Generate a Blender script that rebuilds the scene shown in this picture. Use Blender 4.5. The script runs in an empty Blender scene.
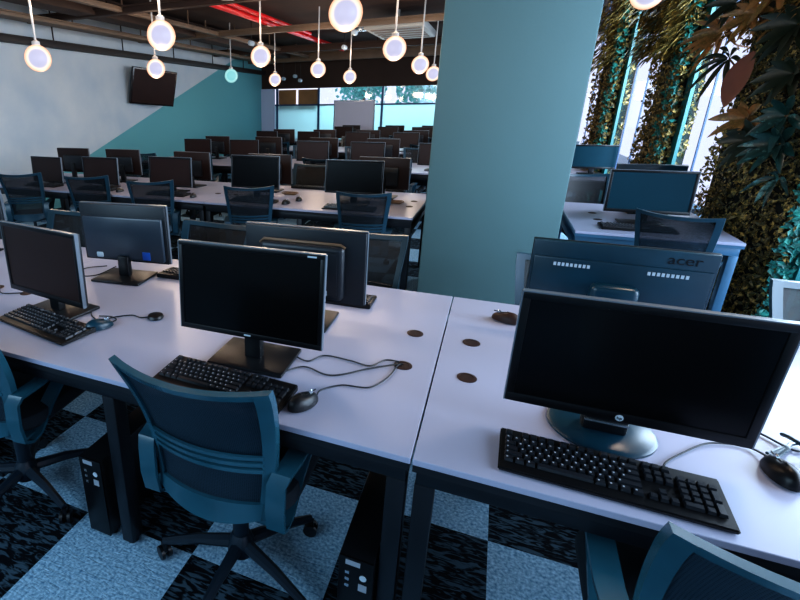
import bpy, bmesh, math, random
from mathutils import Vector, Matrix
random.seed(7)
D = bpy.data
COL = bpy.context.scene.collection
PI = math.pi
DZ = 0.7415                   # desk height

# ------------------------------------------------------------------ materials
def lin(c):
    c = c / 255.0
    return c / 12.92 if c <= 0.04045 else ((c + 0.055) / 1.055) ** 2.4
def rgb(r, g, b): return (lin(r), lin(g), lin(b), 1.0)

def mat(name, col, rough=0.5, metal=0.0, var=0.0, scale=6.0, bump=0.0, bscale=40.0, spec=0.5, emit=None, estr=0.0, alpha=None):
    m = D.materials.new(name); m.use_nodes = True
    nt = m.node_tree; N = nt.nodes; L = nt.links
    p = N['Principled BSDF']
    p.inputs['Base Color'].default_value = col
    p.inputs['Roughness'].default_value = rough
    p.inputs['Metallic'].default_value = metal
    p.inputs['Specular IOR Level'].default_value = spec
    if emit:
        p.inputs['Emission Color'].default_value = emit
        p.inputs['Emission Strength'].default_value = estr
    tc = N.new('ShaderNodeTexCoord')
    if var > 0:
        nz = N.new('ShaderNodeTexNoise'); nz.inputs['Scale'].default_value = scale
        nz.inputs['Detail'].default_value = 3
        L.new(tc.outputs['Object'], nz.inputs['Vector'])
        hs = N.new('ShaderNodeHueSaturation'); hs.inputs['Color'].default_value = col
        mr = N.new('ShaderNodeMapRange'); mr.inputs[1].default_value = 0.25; mr.inputs[2].default_value = 0.75
        mr.inputs[3].default_value = 1 - var; mr.inputs[4].default_value = 1 + var
        L.new(nz.outputs['Fac'], mr.inputs[0]); L.new(mr.outputs[0], hs.inputs['Value'])
        L.new(hs.outputs['Color'], p.inputs['Base Color'])
    if bump > 0:
        nb = N.new('ShaderNodeTexNoise'); nb.inputs['Scale'].default_value = bscale
        L.new(tc.outputs['Object'], nb.inputs['Vector'])
        bp = N.new('ShaderNodeBump'); bp.inputs['Strength'].default_value = bump; bp.inputs['Distance'].default_value = 0.01
        L.new(nb.outputs['Fac'], bp.inputs['Height']); L.new(bp.outputs['Normal'], p.inputs['Normal'])
    if alpha is not None:
        p.inputs['Alpha'].default_value = alpha
    return m

M = {}
M['top']    = mat('desk_laminate', rgb(170, 174, 196), 0.33, var=0.03, scale=2, spec=0.4)
M['edge']   = mat('desk_edge', rgb(16, 19, 25), 0.45, var=0.1)
M['steel']  = mat('dark_steel', rgb(13, 18, 25), 0.4, metal=0.1, var=0.1)
M['steel_lit']= mat('daylit_steel', rgb(62, 104, 132), 0.35, metal=0.2, var=0.1)  # dark steel with the blue window light put into its colour
M['plas']   = mat('black_plastic', rgb(15, 18, 22), 0.38, bump=0.05, bscale=300)
M['bezel']  = mat('monitor_bezel', rgb(10, 12, 15), 0.36, spec=0.3)
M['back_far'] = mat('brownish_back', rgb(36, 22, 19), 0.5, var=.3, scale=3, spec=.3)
M['rim']    = mat('monitor_rim', rgb(118, 128, 138), 0.3, metal=0.4)
M['screen'] = mat('black_screen', rgb(4, 5, 7), 0.25, spec=0.22)
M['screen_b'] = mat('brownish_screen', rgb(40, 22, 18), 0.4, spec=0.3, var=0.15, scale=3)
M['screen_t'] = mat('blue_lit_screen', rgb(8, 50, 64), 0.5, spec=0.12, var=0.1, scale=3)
M['back']   = mat('monitor_back', rgb(17, 24, 31), 0.42, var=0.1)
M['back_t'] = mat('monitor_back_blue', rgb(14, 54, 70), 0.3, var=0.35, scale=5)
M['house_l'] = mat('grey_blue_housing', rgb(46, 58, 70), 0.3, var=0.12)
M['house']  = mat('monitor_housing', rgb(22, 29, 36), 0.4, var=0.12)
M['gold']   = mat('warm_edge', rgb(120, 96, 74), 0.35, metal=0.3)
M['silver'] = mat('silver', rgb(170, 180, 188), 0.25, metal=0.8)
M['logo']   = mat('logo_pale', rgb(190, 205, 215), 0.4)
M['logo_d'] = mat('logo_dark', rgb(5, 12, 20), 0.4)
M['sticker']= mat('blue_sticker', rgb(20, 90, 190), 0.4)
M['white_p']= mat('white_label', rgb(150, 160, 170), 0.5)
M['key']    = mat('key_plastic', rgb(30, 34, 40), 0.34, spec=0.6)
M['legend'] = mat('key_legend', rgb(170, 180, 190), 0.5)
M['kbase']  = mat('keyboard_base', rgb(11, 13, 16), 0.4)
M['cable']  = mat('black_cable', rgb(22, 30, 38), 0.5)
M['grom']   = mat('grommet_brown', rgb(40, 20, 17), 0.6)
M['gromr']  = mat('grommet_ring', rgb(50, 28, 24), 0.5)
M['chairp'] = mat('chair_frame_plastic', rgb(36, 82, 98), 0.24, var=0.2, scale=5)  # front chairs: the blue daylight is carried in this colour
M['chaird'] = mat('chair_dark_plastic', rgb(18, 34, 46), 0.4)
M['seat']   = mat('seat_fabric', rgb(16, 30, 40), 0.85, bump=0.3, bscale=400)
M['red']    = mat('red_pipe', rgb(235, 30, 34), 0.35, var=0.1)
M['brown']  = mat('ceiling_brown', rgb(54, 36, 26), 0.75, var=0.2, scale=2)
M['brown_l']= mat('duct_tan', rgb(112, 92, 74), 0.55, var=0.2, scale=3)
M['brown_d']= mat('tray_dark', rgb(38, 32, 30), 0.6, var=0.2)
M['pend_m'] = mat('pendant_rod', rgb(210, 205, 200), 0.4)
M['whiteu'] = mat('ac_white', rgb(165, 165, 160), 0.5, var=0.08)
M['teal_f'] = mat('teal_frame', rgb(16, 104, 106), 0.35, var=0.1)
M['blue_f'] = mat('blue_mullion', rgb(38, 72, 110), 0.4, var=0.1)
M['white_f']= mat('white_frame', rgb(190, 200, 225), 0.5)
M['pillar'] = mat('pillar_teal_paint', rgb(88, 120, 123), 0.7, var=0.05, scale=1.2, bump=0.04, bscale=60)
M['tv']     = mat('tv_black', rgb(26, 18, 18), 0.25)
M['board']  = mat('whiteboard_face', rgb(215, 212, 225), 0.4)
M['wood']   = mat('wood_panel', rgb(150, 110, 70), 0.6, var=0.2, scale=3)
M['soil']   = mat('dark_backing', rgb(14, 18, 12), 0.9, bump=0.3)
M['bark']   = mat('branch', rgb(110, 74, 50), 0.8, var=0.2)

def globe_mat(name, inner, ring, outer):
    m = D.materials.new(name); m.use_nodes = True
    nt = m.node_tree; N = nt.nodes; L = nt.links; p = N['Principled BSDF']
    lw = N.new('ShaderNodeLayerWeight'); lw.inputs['Blend'].default_value = 0.5
    cr = N.new('ShaderNodeValToRGB')
    cr.color_ramp.elements[0].position = 0.22; cr.color_ramp.elements[0].color = inner
    cr.color_ramp.elements[1].position = 0.95; cr.color_ramp.elements[1].color = outer
    e = cr.color_ramp.elements.new(0.36); e.color = ring
    L.new(lw.outputs['Facing'], cr.inputs['Fac'])
    p.inputs['Base Color'].default_value = (0.04, 0.04, 0.04, 1); p.inputs['Roughness'].default_value = 0.5
    L.new(cr.outputs['Color'], p.inputs['Emission Color']); p.inputs['Emission Strength'].default_value = 1.0
    return m
M['globe'] = globe_mat('frosted_globe', rgb(176, 176, 202), rgb(238, 222, 205), rgb(222, 138, 76))
M['globe_b'] = globe_mat('dim_bluish_globe', rgb(120, 186, 190), rgb(150, 205, 205), rgb(110, 160, 160))
M['globe_rim'] = mat('globe_warm_ring', rgb(230, 190, 150), 0.5, emit=rgb(255, 205, 150), estr=0.9)

def leaf_mat(name, cols, scale=14, rough=0.5):
    m = D.materials.new(name); m.use_nodes = True
    nt = m.node_tree; N = nt.nodes; L = nt.links; p = N['Principled BSDF']
    tc = N.new('ShaderNodeTexCoord'); nz = N.new('ShaderNodeTexNoise')
    nz.inputs['Scale'].default_value = scale; nz.inputs['Detail'].default_value = 6; nz.inputs['Roughness'].default_value = 0.75
    L.new(tc.outputs['Object'], nz.inputs['Vector'])
    cr = N.new('ShaderNodeValToRGB'); els = cr.color_ramp.elements
    n = len(cols)
    els[0].position = 0.3; els[0].color = rgb(*cols[0]); els[1].position = 0.7; els[1].color = rgb(*cols[-1])
    for i in range(1, n - 1):
        e = els.new(0.3 + 0.4 * i / (n - 1)); e.color = rgb(*cols[i])
    L.new(nz.outputs['Fac'], cr.inputs['Fac']); L.new(cr.outputs['Color'], p.inputs['Base Color'])
    p.inputs['Roughness'].default_value = rough
    return m
M['leaf']   = leaf_mat('hedge_leaves', [(26, 28, 14), (104, 84, 38), (44, 52, 26), (200, 166, 88), (62, 74, 38)], 24)
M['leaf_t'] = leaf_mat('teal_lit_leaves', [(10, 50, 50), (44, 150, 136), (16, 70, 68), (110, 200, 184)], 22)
M['leaf_b'] = leaf_mat('bronze_leaves', [(84, 56, 34), (170, 116, 70), (110, 84, 44), (220, 170, 96)], 9, 0.35)
M['leaf_g'] = leaf_mat('glossy_green_leaves', [(16, 38, 36), (34, 70, 66), (24, 50, 46), (110, 165, 160)], 7, 0.3)
M['leaf_d'] = leaf_mat('dark_leaves', [(14, 24, 20), (44, 50, 34), (26, 36, 26), (70, 66, 44)], 9, 0.4)
M['leaf_o'] = leaf_mat('outdoor_leaves', [(30, 130, 130), (90, 200, 190), (50, 160, 150)], 5)
M['leaf_w'] = leaf_mat('pale_leaves', [(150, 180, 185), (90, 140, 130), (190, 205, 220)], 10, 0.4)

def mesh_fabric():                     # see-through chair mesh
    m = D.materials.new('chair_mesh'); m.use_nodes = True
    nt = m.node_tree; N = nt.nodes; L = nt.links; p = N['Principled BSDF']
    p.inputs['Base Color'].default_value = rgb(10, 36, 50); p.inputs['Roughness'].default_value = 0.55
    tc = N.new('ShaderNodeTexCoord'); w = N.new('ShaderNodeTexWave'); w.wave_type = 'BANDS'; w.bands_direction = 'Z'
    w.inputs['Scale'].default_value = 60; L.new(tc.outputs['Object'], w.inputs['Vector'])
    w2 = N.new('ShaderNodeTexWave'); w2.bands_direction = 'X'; w2.inputs['Scale'].default_value = 60
    L.new(tc.outputs['Object'], w2.inputs['Vector'])
    mx = N.new('ShaderNodeMath'); mx.operation = 'MAXIMUM'
    L.new(w.outputs['Fac'], mx.inputs[0]); L.new(w2.outputs['Fac'], mx.inputs[1])
    mr = N.new('ShaderNodeMapRange'); mr.inputs[1].default_value = 0.2; mr.inputs[2].default_value = 0.7
    mr.inputs[3].default_value = 0.62; mr.inputs[4].default_value = 0.98
    L.new(mx.outputs[0], mr.inputs[0]); L.new(mr.outputs[0], p.inputs['Alpha'])
    return m
M['mesh'] = mesh_fabric()

def carpet():
    m = D.materials.new('carpet_tiles'); m.use_nodes = True
    nt = m.node_tree; N = nt.nodes; L = nt.links; p = N['Principled BSDF']
    tc = N.new('ShaderNodeTexCoord')
    mp = N.new('ShaderNodeMapping'); mp.inputs['Location'].default_value = (0.745 + 10.5, -0.08 + 10, 0.3)
    L.new(tc.outputs['Object'], mp.inputs['Vector'])
    ck = N.new('ShaderNodeTexChecker'); ck.inputs['Scale'].default_value = 2.0
    L.new(mp.outputs[0], ck.inputs['Vector'])
        # wavy pile pattern
    mp2 = N.new('ShaderNodeMapping'); mp2.inputs['Scale'].default_value = (16, 62, 1)
    L.new(tc.outputs['Object'], mp2.inputs['Vector'])
    nz = N.new('ShaderNodeTexNoise'); nz.inputs['Scale'].default_value = 1.0; nz.inputs['Detail'].default_value = 2
    nz.inputs['Distortion'].default_value = 1.2
    L.new(mp2.outputs[0], nz.inputs['Vector'])
    r1 = N.new('ShaderNodeValToRGB'); e = r1.color_ramp.elements
    e[0].position = 0.48; e[0].color = rgb(9, 15, 22); e[1].position = 0.60; e[1].color = rgb(62, 84, 98)
    L.new(nz.outputs['Fac'], r1.inputs['Fac'])
    nz2 = N.new('ShaderNodeTexNoise'); nz2.inputs['Scale'].default_value = 90; nz2.inputs['Detail'].default_value = 4
    L.new(tc.outputs['Object'], nz2.inputs['Vector'])
    r2 = N.new('ShaderNodeValToRGB'); e = r2.color_ramp.elements
    e[0].position = 0.3; e[0].color = rgb(84, 128, 160); e[1].position = 0.7; e[1].color = rgb(176, 212, 232)
    L.new(nz2.outputs['Fac'], r2.inputs['Fac'])
    mx = N.new('ShaderNodeMix'); mx.data_type = 'RGBA'
    L.new(ck.outputs['Fac'], mx.inputs[0]); L.new(r1.outputs[0], mx.inputs[6]); L.new(r2.outputs[0], mx.inputs[7])
    L.new(mx.outputs[2], p.inputs['Base Color']); p.inputs['Roughness'].default_value = 0.95
    p.inputs['Specular IOR Level'].default_value = 0.1
    bp = N.new('ShaderNodeBump'); bp.inputs['Strength'].default_value = 0.5; bp.inputs['Distance'].default_value = 0.01
    L.new(nz.outputs['Fac'], bp.inputs['Height']); L.new(bp.outputs['Normal'], p.inputs['Normal'])
    return m
M['carpet'] = carpet()

def left_wall_mat():                   # off-white upper wall, diagonal teal-blue field to the far end
    m = D.materials.new('diagonal_painted_wall'); m.use_nodes = True
    nt = m.node_tree; N = nt.nodes; L = nt.links; p = N['Principled BSDF']
    tc = N.new('ShaderNodeTexCoord'); sx = N.new('ShaderNodeSeparateXYZ'); L.new(tc.outputs['Object'], sx.inputs[0])
    # teal where z < 0.835 + (y-5.87)*0.353
    mu = N.new('ShaderNodeMath'); mu.operation = 'MULTIPLY_ADD'; mu.inputs[1].default_value = 0.353; mu.inputs[2].default_value = 0.835 - 5.873 * 0.353
    L.new(sx.outputs['Y'], mu.inputs[0])
    lt = N.new('ShaderNodeMath'); lt.operation = 'LESS_THAN'; L.new(sx.outputs['Z'], lt.inputs[0]); L.new(mu.outputs[0], lt.inputs[1])
    nz = N.new('ShaderNodeTexNoise'); nz.inputs['Scale'].default_value = 1.6; nz.inputs['Detail'].default_value = 4
    L.new(tc.outputs['Object'], nz.inputs['Vector'])
    r = N.new('ShaderNodeValToRGB'); e = r.color_ramp.elements
    e[0].position = 0.3; e[0].color = rgb(176, 192, 204); e[1].position = 0.7; e[1].color = rgb(200, 208, 212)
    L.new(nz.outputs['Fac'], r.inputs['Fac'])
    mx = N.new('ShaderNodeMix'); mx.data_type = 'RGBA'; L.new(lt.outputs[0], mx.inputs[0])
    L.new(r.outputs[0], mx.inputs[6]); mx.inputs[7].default_value = rgb(98, 164, 172)
    L.new(mx.outputs[2], p.inputs['Base Color']); p.inputs['Roughness'].default_value = 0.85
    return m
M['lwall'] = left_wall_mat()
M['wall']  = mat('plain_wall', rgb(150, 165, 172), 0.85, var=0.05, scale=1.5)
M['ceil']  = mat('exposed_dark_ceiling', rgb(58, 36, 24), 0.9, var=0.35, scale=1.5, bump=0.3, bscale=6)

def glass_mat(name, tint, mix=0.1, frosted=None):
    m = D.materials.new(name); m.use_nodes = True
    nt = m.node_tree; N = nt.nodes; L = nt.links
    N.remove(N['Principled BSDF']); out = N['Material Output']
    tr = N.new('ShaderNodeBsdfTransparent'); tr.inputs['Color'].default_value = tint
    gl = N.new('ShaderNodeBsdfGlossy'); gl.inputs['Roughness'].default_value = 0.05
    ms = N.new('ShaderNodeMixShader'); ms.inputs[0].default_value = mix
    L.new(tr.outputs[0], ms.inputs[1]); L.new(gl.outputs[0], ms.inputs[2]); last = ms
    if frosted:
        df = N.new('ShaderNodeBsdfTranslucent'); df.inputs['Color'].default_value = frosted
        d2 = N.new('ShaderNodeBsdfDiffuse'); d2.inputs['Color'].default_value = frosted
        a = N.new('ShaderNodeAddShader'); L.new(df.outputs[0], a.inputs[0]); L.new(d2.outputs[0], a.inputs[1])
        m2 = N.new('ShaderNodeMixShader'); m2.inputs[0].default_value = 0.8
        L.new(ms.outputs[0], m2.inputs[1]); L.new(a.outputs[0], m2.inputs[2]); last = m2
    L.new(last.outputs[0], out.inputs['Surface'])
    return m
M['glass'] = glass_mat('window_glass', (0.93, 0.96, 1, 1), 0.06)
M['frost'] = glass_mat('frosted_glass', (0.8, 0.9, 1, 1), 0.05, rgb(150, 176, 176))
M['exterior'] = mat('outside_brightness', rgb(200, 215, 235), 0.9)

# ------------------------------------------------------------------ mesh helpers
class MB:
    """collects shapes into one bmesh; build() links them as ONE mesh object"""
    def __init__(s): s.bm = bmesh.new()
    def box(s, x0, x1, y0, y1, z0, z1, bev=0.0, seg=2, rot=None):
        b = bmesh.new(); bmesh.ops.create_cube(b, size=1)
        for v in b.verts:
            v.co = Vector(((x0 + x1) / 2 + v.co.x * (x1 - x0), (y0 + y1) / 2 + v.co.y * (y1 - y0), (z0 + z1) / 2 + v.co.z * (z1 - z0)))
        if bev > 0: bmesh.ops.bevel(b, geom=b.edges[:], offset=bev, segments=seg, affect='EDGES', profile=0.5)
        if rot: bmesh.ops.transform(b, matrix=rot, verts=b.verts)
        s._merge(b); return s
    def _merge(s, b):
        me = D.meshes.new('t'); b.to_mesh(me); b.free(); s.bm.from_mesh(me); D.meshes.remove(me)
    def lathe(s, prof, c=(0, 0, 0), n=24, axis='Z'):
        b = bmesh.new(); rings = []
        for r, z in prof:
            ring = []
            for i in range(n):
                a = 2 * PI * i / n; x, y = r * math.cos(a), r * math.sin(a)
                p = (x, y, z) if axis == 'Z' else ((x, z, y) if axis == 'Y' else (z, x, y))
                ring.append(b.verts.new(Vector(p) + Vector(c)))
            rings.append(ring)
        for A, B in zip(rings, rings[1:]):
            for i in range(n):
                j = (i + 1) % n; b.faces.new((A[i], A[j], B[j], B[i]))
        b.faces.new(rings[0][::-1]); b.faces.new(rings[-1])
        bmesh.ops.recalc_face_normals(b, faces=b.faces[:]); s._merge(b); return s
    def tube(s, pts, r, n=8, rr=None):
        b = bmesh.new(); pts = [Vector(p) for p in pts]; rings = []
        up = Vector((0, 0, 1))
        for i, p in enumerate(pts):
            t = (pts[min(i + 1, len(pts) - 1)] - pts[max(i - 1, 0)]).normalized()
            a = t.cross(up)
            if a.length < 1e-3: a = t.cross(Vector((1, 0, 0)))
            a.normalize(); c = a.cross(t).normalized()
            rad = rr[i] if rr else r
            rings.append([b.verts.new(p + (a * math.cos(2 * PI * k / n) + c * math.sin(2 * PI * k / n)) * rad) for k in range(n)])
        for A, B in zip(rings, rings[1:]):
            for i in range(n):
                j = (i + 1) % n; b.faces.new((A[i], A[j], B[j], B[i]))
        b.faces.new(rings[0][::-1]); b.faces.new(rings[-1])
        bmesh.ops.recalc_face_normals(b, faces=b.faces[:]); s._merge(b); return s
    def ribbon(s, pts, width_vec, th, closed=False):
        """flat bar swept along pts, width along a fixed vector, thickness th"""
        b = bmesh.new(); pts = [Vector(p) for p in pts]; w = Vector(width_vec) / 2; rings = []; n = len(pts)
        for i, p in enumerate(pts):
            a = pts[(i - 1) % n if closed else max(i - 1, 0)]; c = pts[(i + 1) % n if closed else min(i + 1, n - 1)]
            t = (c - a).normalized(); nn = t.cross(w).normalized() * th / 2
            rings.append([b.verts.new(p + w + nn), b.verts.new(p - w + nn), b.verts.new(p - w - nn), b.verts.new(p + w - nn)])
        prs = list(zip(rings, rings[1:])) + ([(rings[-1], rings[0])] if closed else [])
        for A, B in prs:
            for i in range(4):
                j = (i + 1) % 4; b.faces.new((A[i], A[j], B[j], B[i]))
        if not closed: b.faces.new(rings[0][::-1]); b.faces.new(rings[-1])
        bmesh.ops.recalc_face_normals(b, faces=b.faces[:]); s._merge(b); return s
    def grid(s, f, us, vs, th):
        """two-sided slab following the surface f(u,v), thickness th along y"""
        b = bmesh.new(); A = []; B = []
        for v in vs:
            A.append([b.verts.new(Vector(f(u, v)) + Vector((0, -th / 2, 0))) for u in us])
            B.append([b.verts.new(Vector(f(u, v)) + Vector((0, th / 2, 0))) for u in us])
        nu, nv = len(us), len(vs)
        for j in range(nv - 1):
            for i in range(nu - 1):
                b.faces.new((A[j][i], A[j][i + 1], A[j + 1][i + 1], A[j + 1][i]))
                b.faces.new((B[j][i], B[j + 1][i], B[j + 1][i + 1], B[j][i + 1]))
        for i in range(nu - 1):
            b.faces.new((A[0][i], B[0][i], B[0][i + 1], A[0][i + 1])); b.faces.new((A[-1][i], A[-1][i + 1], B[-1][i + 1], B[-1][i]))
        for j in range(nv - 1):
            b.faces.new((A[j][0], A[j + 1][0], B[j + 1][0], B[j][0])); b.faces.new((A[j][-1], B[j][-1], B[j + 1][-1], A[j + 1][-1]))
        bmesh.ops.recalc_face_normals(b, faces=b.faces[:]); s._merge(b); return s
    def poly_prism(s, pts, y0, y1):
        """polygon in XZ extruded along Y"""
        b = bmesh.new()
        A = [b.verts.new((x, y0, z)) for x, z in pts]; B = [b.verts.new((x, y1, z)) for x, z in pts]
        b.faces.new(A); b.faces.new(B[::-1]); n = len(pts)
        for i in range(n):
            j = (i + 1) % n; b.faces.new((A[i], B[i], B[j], A[j]))
        bmesh.ops.recalc_face_normals(b, faces=b.faces[:]); s._merge(b); return s
    def xf(s, m): bmesh.ops.transform(s.bm, matrix=m, verts=s.bm.verts); return s
    def build(s, name, m, parent=None, smooth=True, loc=None):
        me = D.meshes.new(name); s.bm.to_mesh(me); s.bm.free()
        me.materials.append(m)
        if smooth:
            for p in me.polygons: p.use_smooth = True
            try: me.set_sharp_from_angle(angle=math.radians(38))
            except Exception: pass
        o = D.objects.new(name, me); COL.objects.link(o)
        if parent: o.parent = parent
        if loc: o.location = loc
        return o

def tag(o, label=None, cat=None, group=None, kind=None):
    if label: o['label'] = label
    if cat: o['category'] = cat
    if group: o['group'] = group
    if kind: o['kind'] = kind
    return o
def empty(name, loc=(0, 0, 0), rz=0.0):
    o = D.objects.new(name, None); COL.objects.link(o); o.location = loc; o.rotation_euler = (0, 0, rz); o.empty_display_size = 0.1
    return o
KIDS = {}
def copy_tree(o, parent=None):
    c = o.copy(); COL.objects.link(c)
    if parent: c.parent = parent
    for ch in list(o.children): copy_tree(ch, c)
    return c
PROTO_USED = set()
def place(proto, loc, rz, label, group=None):
    """first use moves the prototype itself, then copies"""
    if proto.name not in PROTO_USED:
        PROTO_USED.add(proto.name); o = proto
    else:
        o = copy_tree(proto)
    o.location = loc; o.rotation_euler = (0, 0, rz); o['label'] = label
    if group: o['group'] = group
    return o
def lerp(a, b, t): return a + (b - a) * t
def frange(a, b, n): return [a + (b - a) * i / n for i in range(n + 1)]
def catmull(P, k=8):
    P = [Vector(p) for p in P]; out = []
    for i in range(len(P) - 1):
        p0 = P[max(i - 1, 0)]; p1 = P[i]; p2 = P[i + 1]; p3 = P[min(i + 2, len(P) - 1)]
        for j in range(k):
            t = j / k
            out.append(0.5 * ((2 * p1) + (p2 - p0) * t + (2 * p0 - 5 * p1 + 4 * p2 - p3) * t * t + (3 * p1 - p0 - 3 * p2 + p3) * t ** 3))
    out.append(P[-1]); return out
def text_mesh(txt, size, depth=0.0006):
    cu = D.curves.new('lettering', 'FONT'); cu.body = txt; cu.size = size; cu.extrude = depth; cu.align_x = 'CENTER'; cu.align_y = 'CENTER'
    o = D.objects.new('lettering', cu); COL.objects.link(o)
    dg = bpy.context.evaluated_depsgraph_get(); me = D.meshes.new_from_object(o.evaluated_get(dg))
    D.objects.remove(o); return me

# ------------------------------------------------------------------ room shell
FM = -0.1416                                   # facade line: x = 1.85 + FM*(y-3)
def fx(y): return 1.85 + FM * (y - 3)
def struct(o): o['kind'] = 'structure'; return o
Y0, Y1 = -3.2, 13.0
struct(MB().box(-6.5, 3.2, Y0, Y1 + 0.1, -0.1, 0).build('floor', M['carpet'], smooth=False))
struct(MB().box(-6.6, 3.2, Y0, Y1 + 0.1, 3.05, 3.15).build('ceiling', M['ceil'], smooth=False))
struct(MB().box(-6.65, -6.5, Y0, Y1 + 0.1, 0, 3.05).build('wall_left', M['lwall'], smooth=False))
struct(MB().box(-6.65, 3.2, Y0 - 0.1, Y0, 0, 3.05).build('wall_back', M['wall'], smooth=False))
# pillar
struct(MB().box(-0.342, 0.562, 2.75, 3.65, 0, 3.05, bev=0.012).build('pillar', M['pillar']))
# far wall: bulkhead above glass partition
struct(MB().box(-6.5, 1.0, Y1, Y1 + 0.1, 2.07, 3.05).build('wall_far', M['brown'], smooth=False))
pf = MB()
for x in (-6.42, -6.02, -4.72, -2.9, -1.3, 0.3): pf.box(x - 0.03, x + 0.03, Y1 + 0.01, Y1 + 0.07, 0, 2.07)
pf.box(-6.5, 0.45, Y1 + 0.01, Y1 + 0.07, 1.6, 1.64); pf.box(-6.5, 0.45, Y1 + 0.01, Y1 + 0.07, 0, 0.06)
w1 = struct(MB().box(-6.4, 0.45, Y1 + 0.03, Y1 + 0.04, 0.06, 1.6).build('window_1', M['frost'], smooth=False))
pf.build('window_frame', M['blue_f'], w1, smooth=False)
MB().box(-4.7, 0.45, Y1 + 0.03, Y1 + 0.04, 1.64, 2.07).build('clear_pane', M['glass'], w1, smooth=False)
struct(MB().box(-6.5, -6.08, Y1 - 0.06, Y1 + 0.02, 0, 2.07).build('trim_1', M['white_f'], smooth=False))
# wooden panels behind the upper partition glass
for i, (a, b) in enumerate([(-6.0, -5.45), (-5.38, -4.78)]):
    struct(MB().box(a, b, Y1 + 0.1, Y1 + 0.14, 1.5, 2.04, bev=0.004).build('trim_%d' % (i + 2), M['wood'], smooth=False))

# right facade: slanting glazed wall, windows between planted piers
ang = math.atan(FM)                            # rotation: local y axis -> facade direction
FR = Matrix.Rotation(-ang, 4, 'Z')
def fac(y): return Vector((fx(y), y, 0))
cosf = math.cos(ang)
def fac_obj(mb, name, m, y, parent=None, smooth=False):
    """built in facade frame: local x = into the wall (outwards), local y = along facade"""
    mb.xf(Matrix.Translation(fac(y)) @ FR)
    return mb.build(name, m, parent, smooth)
wins = [(-3.2, 2.92), (3.95, 4.80), (5.36, 6.42), (7.1, 8.15), (8.95, 13.1)]
for i, (a, b) in enumerate(wins):
    Ln = (b - a) / cosf
    g = fac_obj(MB().box(0.02, 0.03, 0, Ln, 0.05, 3.05), 'window_%d' % (i + 2), M['glass'], a); struct(g)
    f = MB()
    n = max(2, round(Ln / 0.42))
    for k in range(1, n):
        f.box(0.005, 0.018, Ln * k / n - 0.007, Ln * k / n + 0.007, 0.05, 3.05)
    f.box(-0.01, 0.05, 0, Ln, 0, 0.07)
    fac_obj(f, 'mullion', M['blue_f'], a, g)
    e = MB(); e.box(-0.01, 0.018, 0.0, 0.02, 0, 3.05); e.box(-0.01, 0.018, Ln - 0.10, Ln, 0, 3.05)
    fac_obj(e, 'window_frame', M['teal_f'], a, g)
piers = [(2.92, 3.95), (4.80, 5.36), (6.42, 7.1), (8.15, 8.95)]
for i, (a, b) in enumerate(piers):
    o = fac_obj(MB().box(-0.03, 0.12, 0, (b - a) / cosf, 0, 3.05), 'wall_right' + ('' if i == 0 else '_%d' % (i + 1)), M['soil'], a); struct(o)

# ---------------- planted piers: foliage
def leaf_quad(b, p, n, size, asp=1.9):
    n = n.normalized(); t = n.cross(Vector((random.uniform(-1, 1), random.uniform(-1, 1), random.uniform(-0.3, 1)))).normalized()
    s = n.cross(t)
    L = size; W = size / asp
    v = [b.verts.new(p - t * L * .5), b.verts.new(p + s * W * .5 + n * L * .12), b.verts.new(p + t * L * .5), b.verts.new(p - s * W * .5 + n * L * .12)]
    b.faces.new(v)
def foliage(a, b_, thick, n, name_seed, size=0.045, zlo=0.0, zhi=3.03, face='side'):
    random.seed(name_seed); mb = MB(); bm = mb.bm; Ln = (b_ - a) / cosf
    for _ in range(n):
        z = random.uniform(zlo, zhi)
        if face == 'side' and random.random() < 0.8 or face == 'far':
            wob = 0.035 * math.sin(z * 5 + name_seed) + 0.02 * math.sin(z * 13)
            p = Vector((-thick + random.uniform(-0.03, 0.05), random.uniform(-0.03, Ln + 0.03 + wob), z)); nn = Vector((-1, random.uniform(-.9, .6), random.uniform(-.6, .9)))
        else:
            p = Vector((random.uniform(-thick, 0.1), random.uniform(-0.05, 0.03), z)); nn = Vector((random.uniform(-.8, .5), -1, random.uniform(-.6, .9)))
        leaf_quad(bm, p, nn, size * random.uniform(0.6, 1.5))
    mb.xf(Matrix.Translation(fac(a)) @ FR)
    return mb
def big_leaf(bm, base, d, up, L, W, curl=0.25):
    d = d.normalized(); s = d.cross(up).normalized(); n = s.cross(d)
    K = 7; left = []; mid = []; right = []
    for i in range(K + 1):
        t = i / K; w = W * math.sin(PI * min(1, t * 0.97 + 0.02)) ** 0.8 * 0.5
        c = base + d * L * t - Vector((0, 0, 1)) * curl * L * t * t
        mid.append(bm.verts.new(c)); left.append(bm.verts.new(c + s * w + n * w * .3)); right.append(bm.verts.new(c - s * w + n * w * .3))
    for i in range(K):
        bm.faces.new((mid[i], mid[i + 1], left[i + 1], left[i])); bm.faces.new((right[i], right[i + 1], mid[i + 1], mid[i]))
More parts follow.
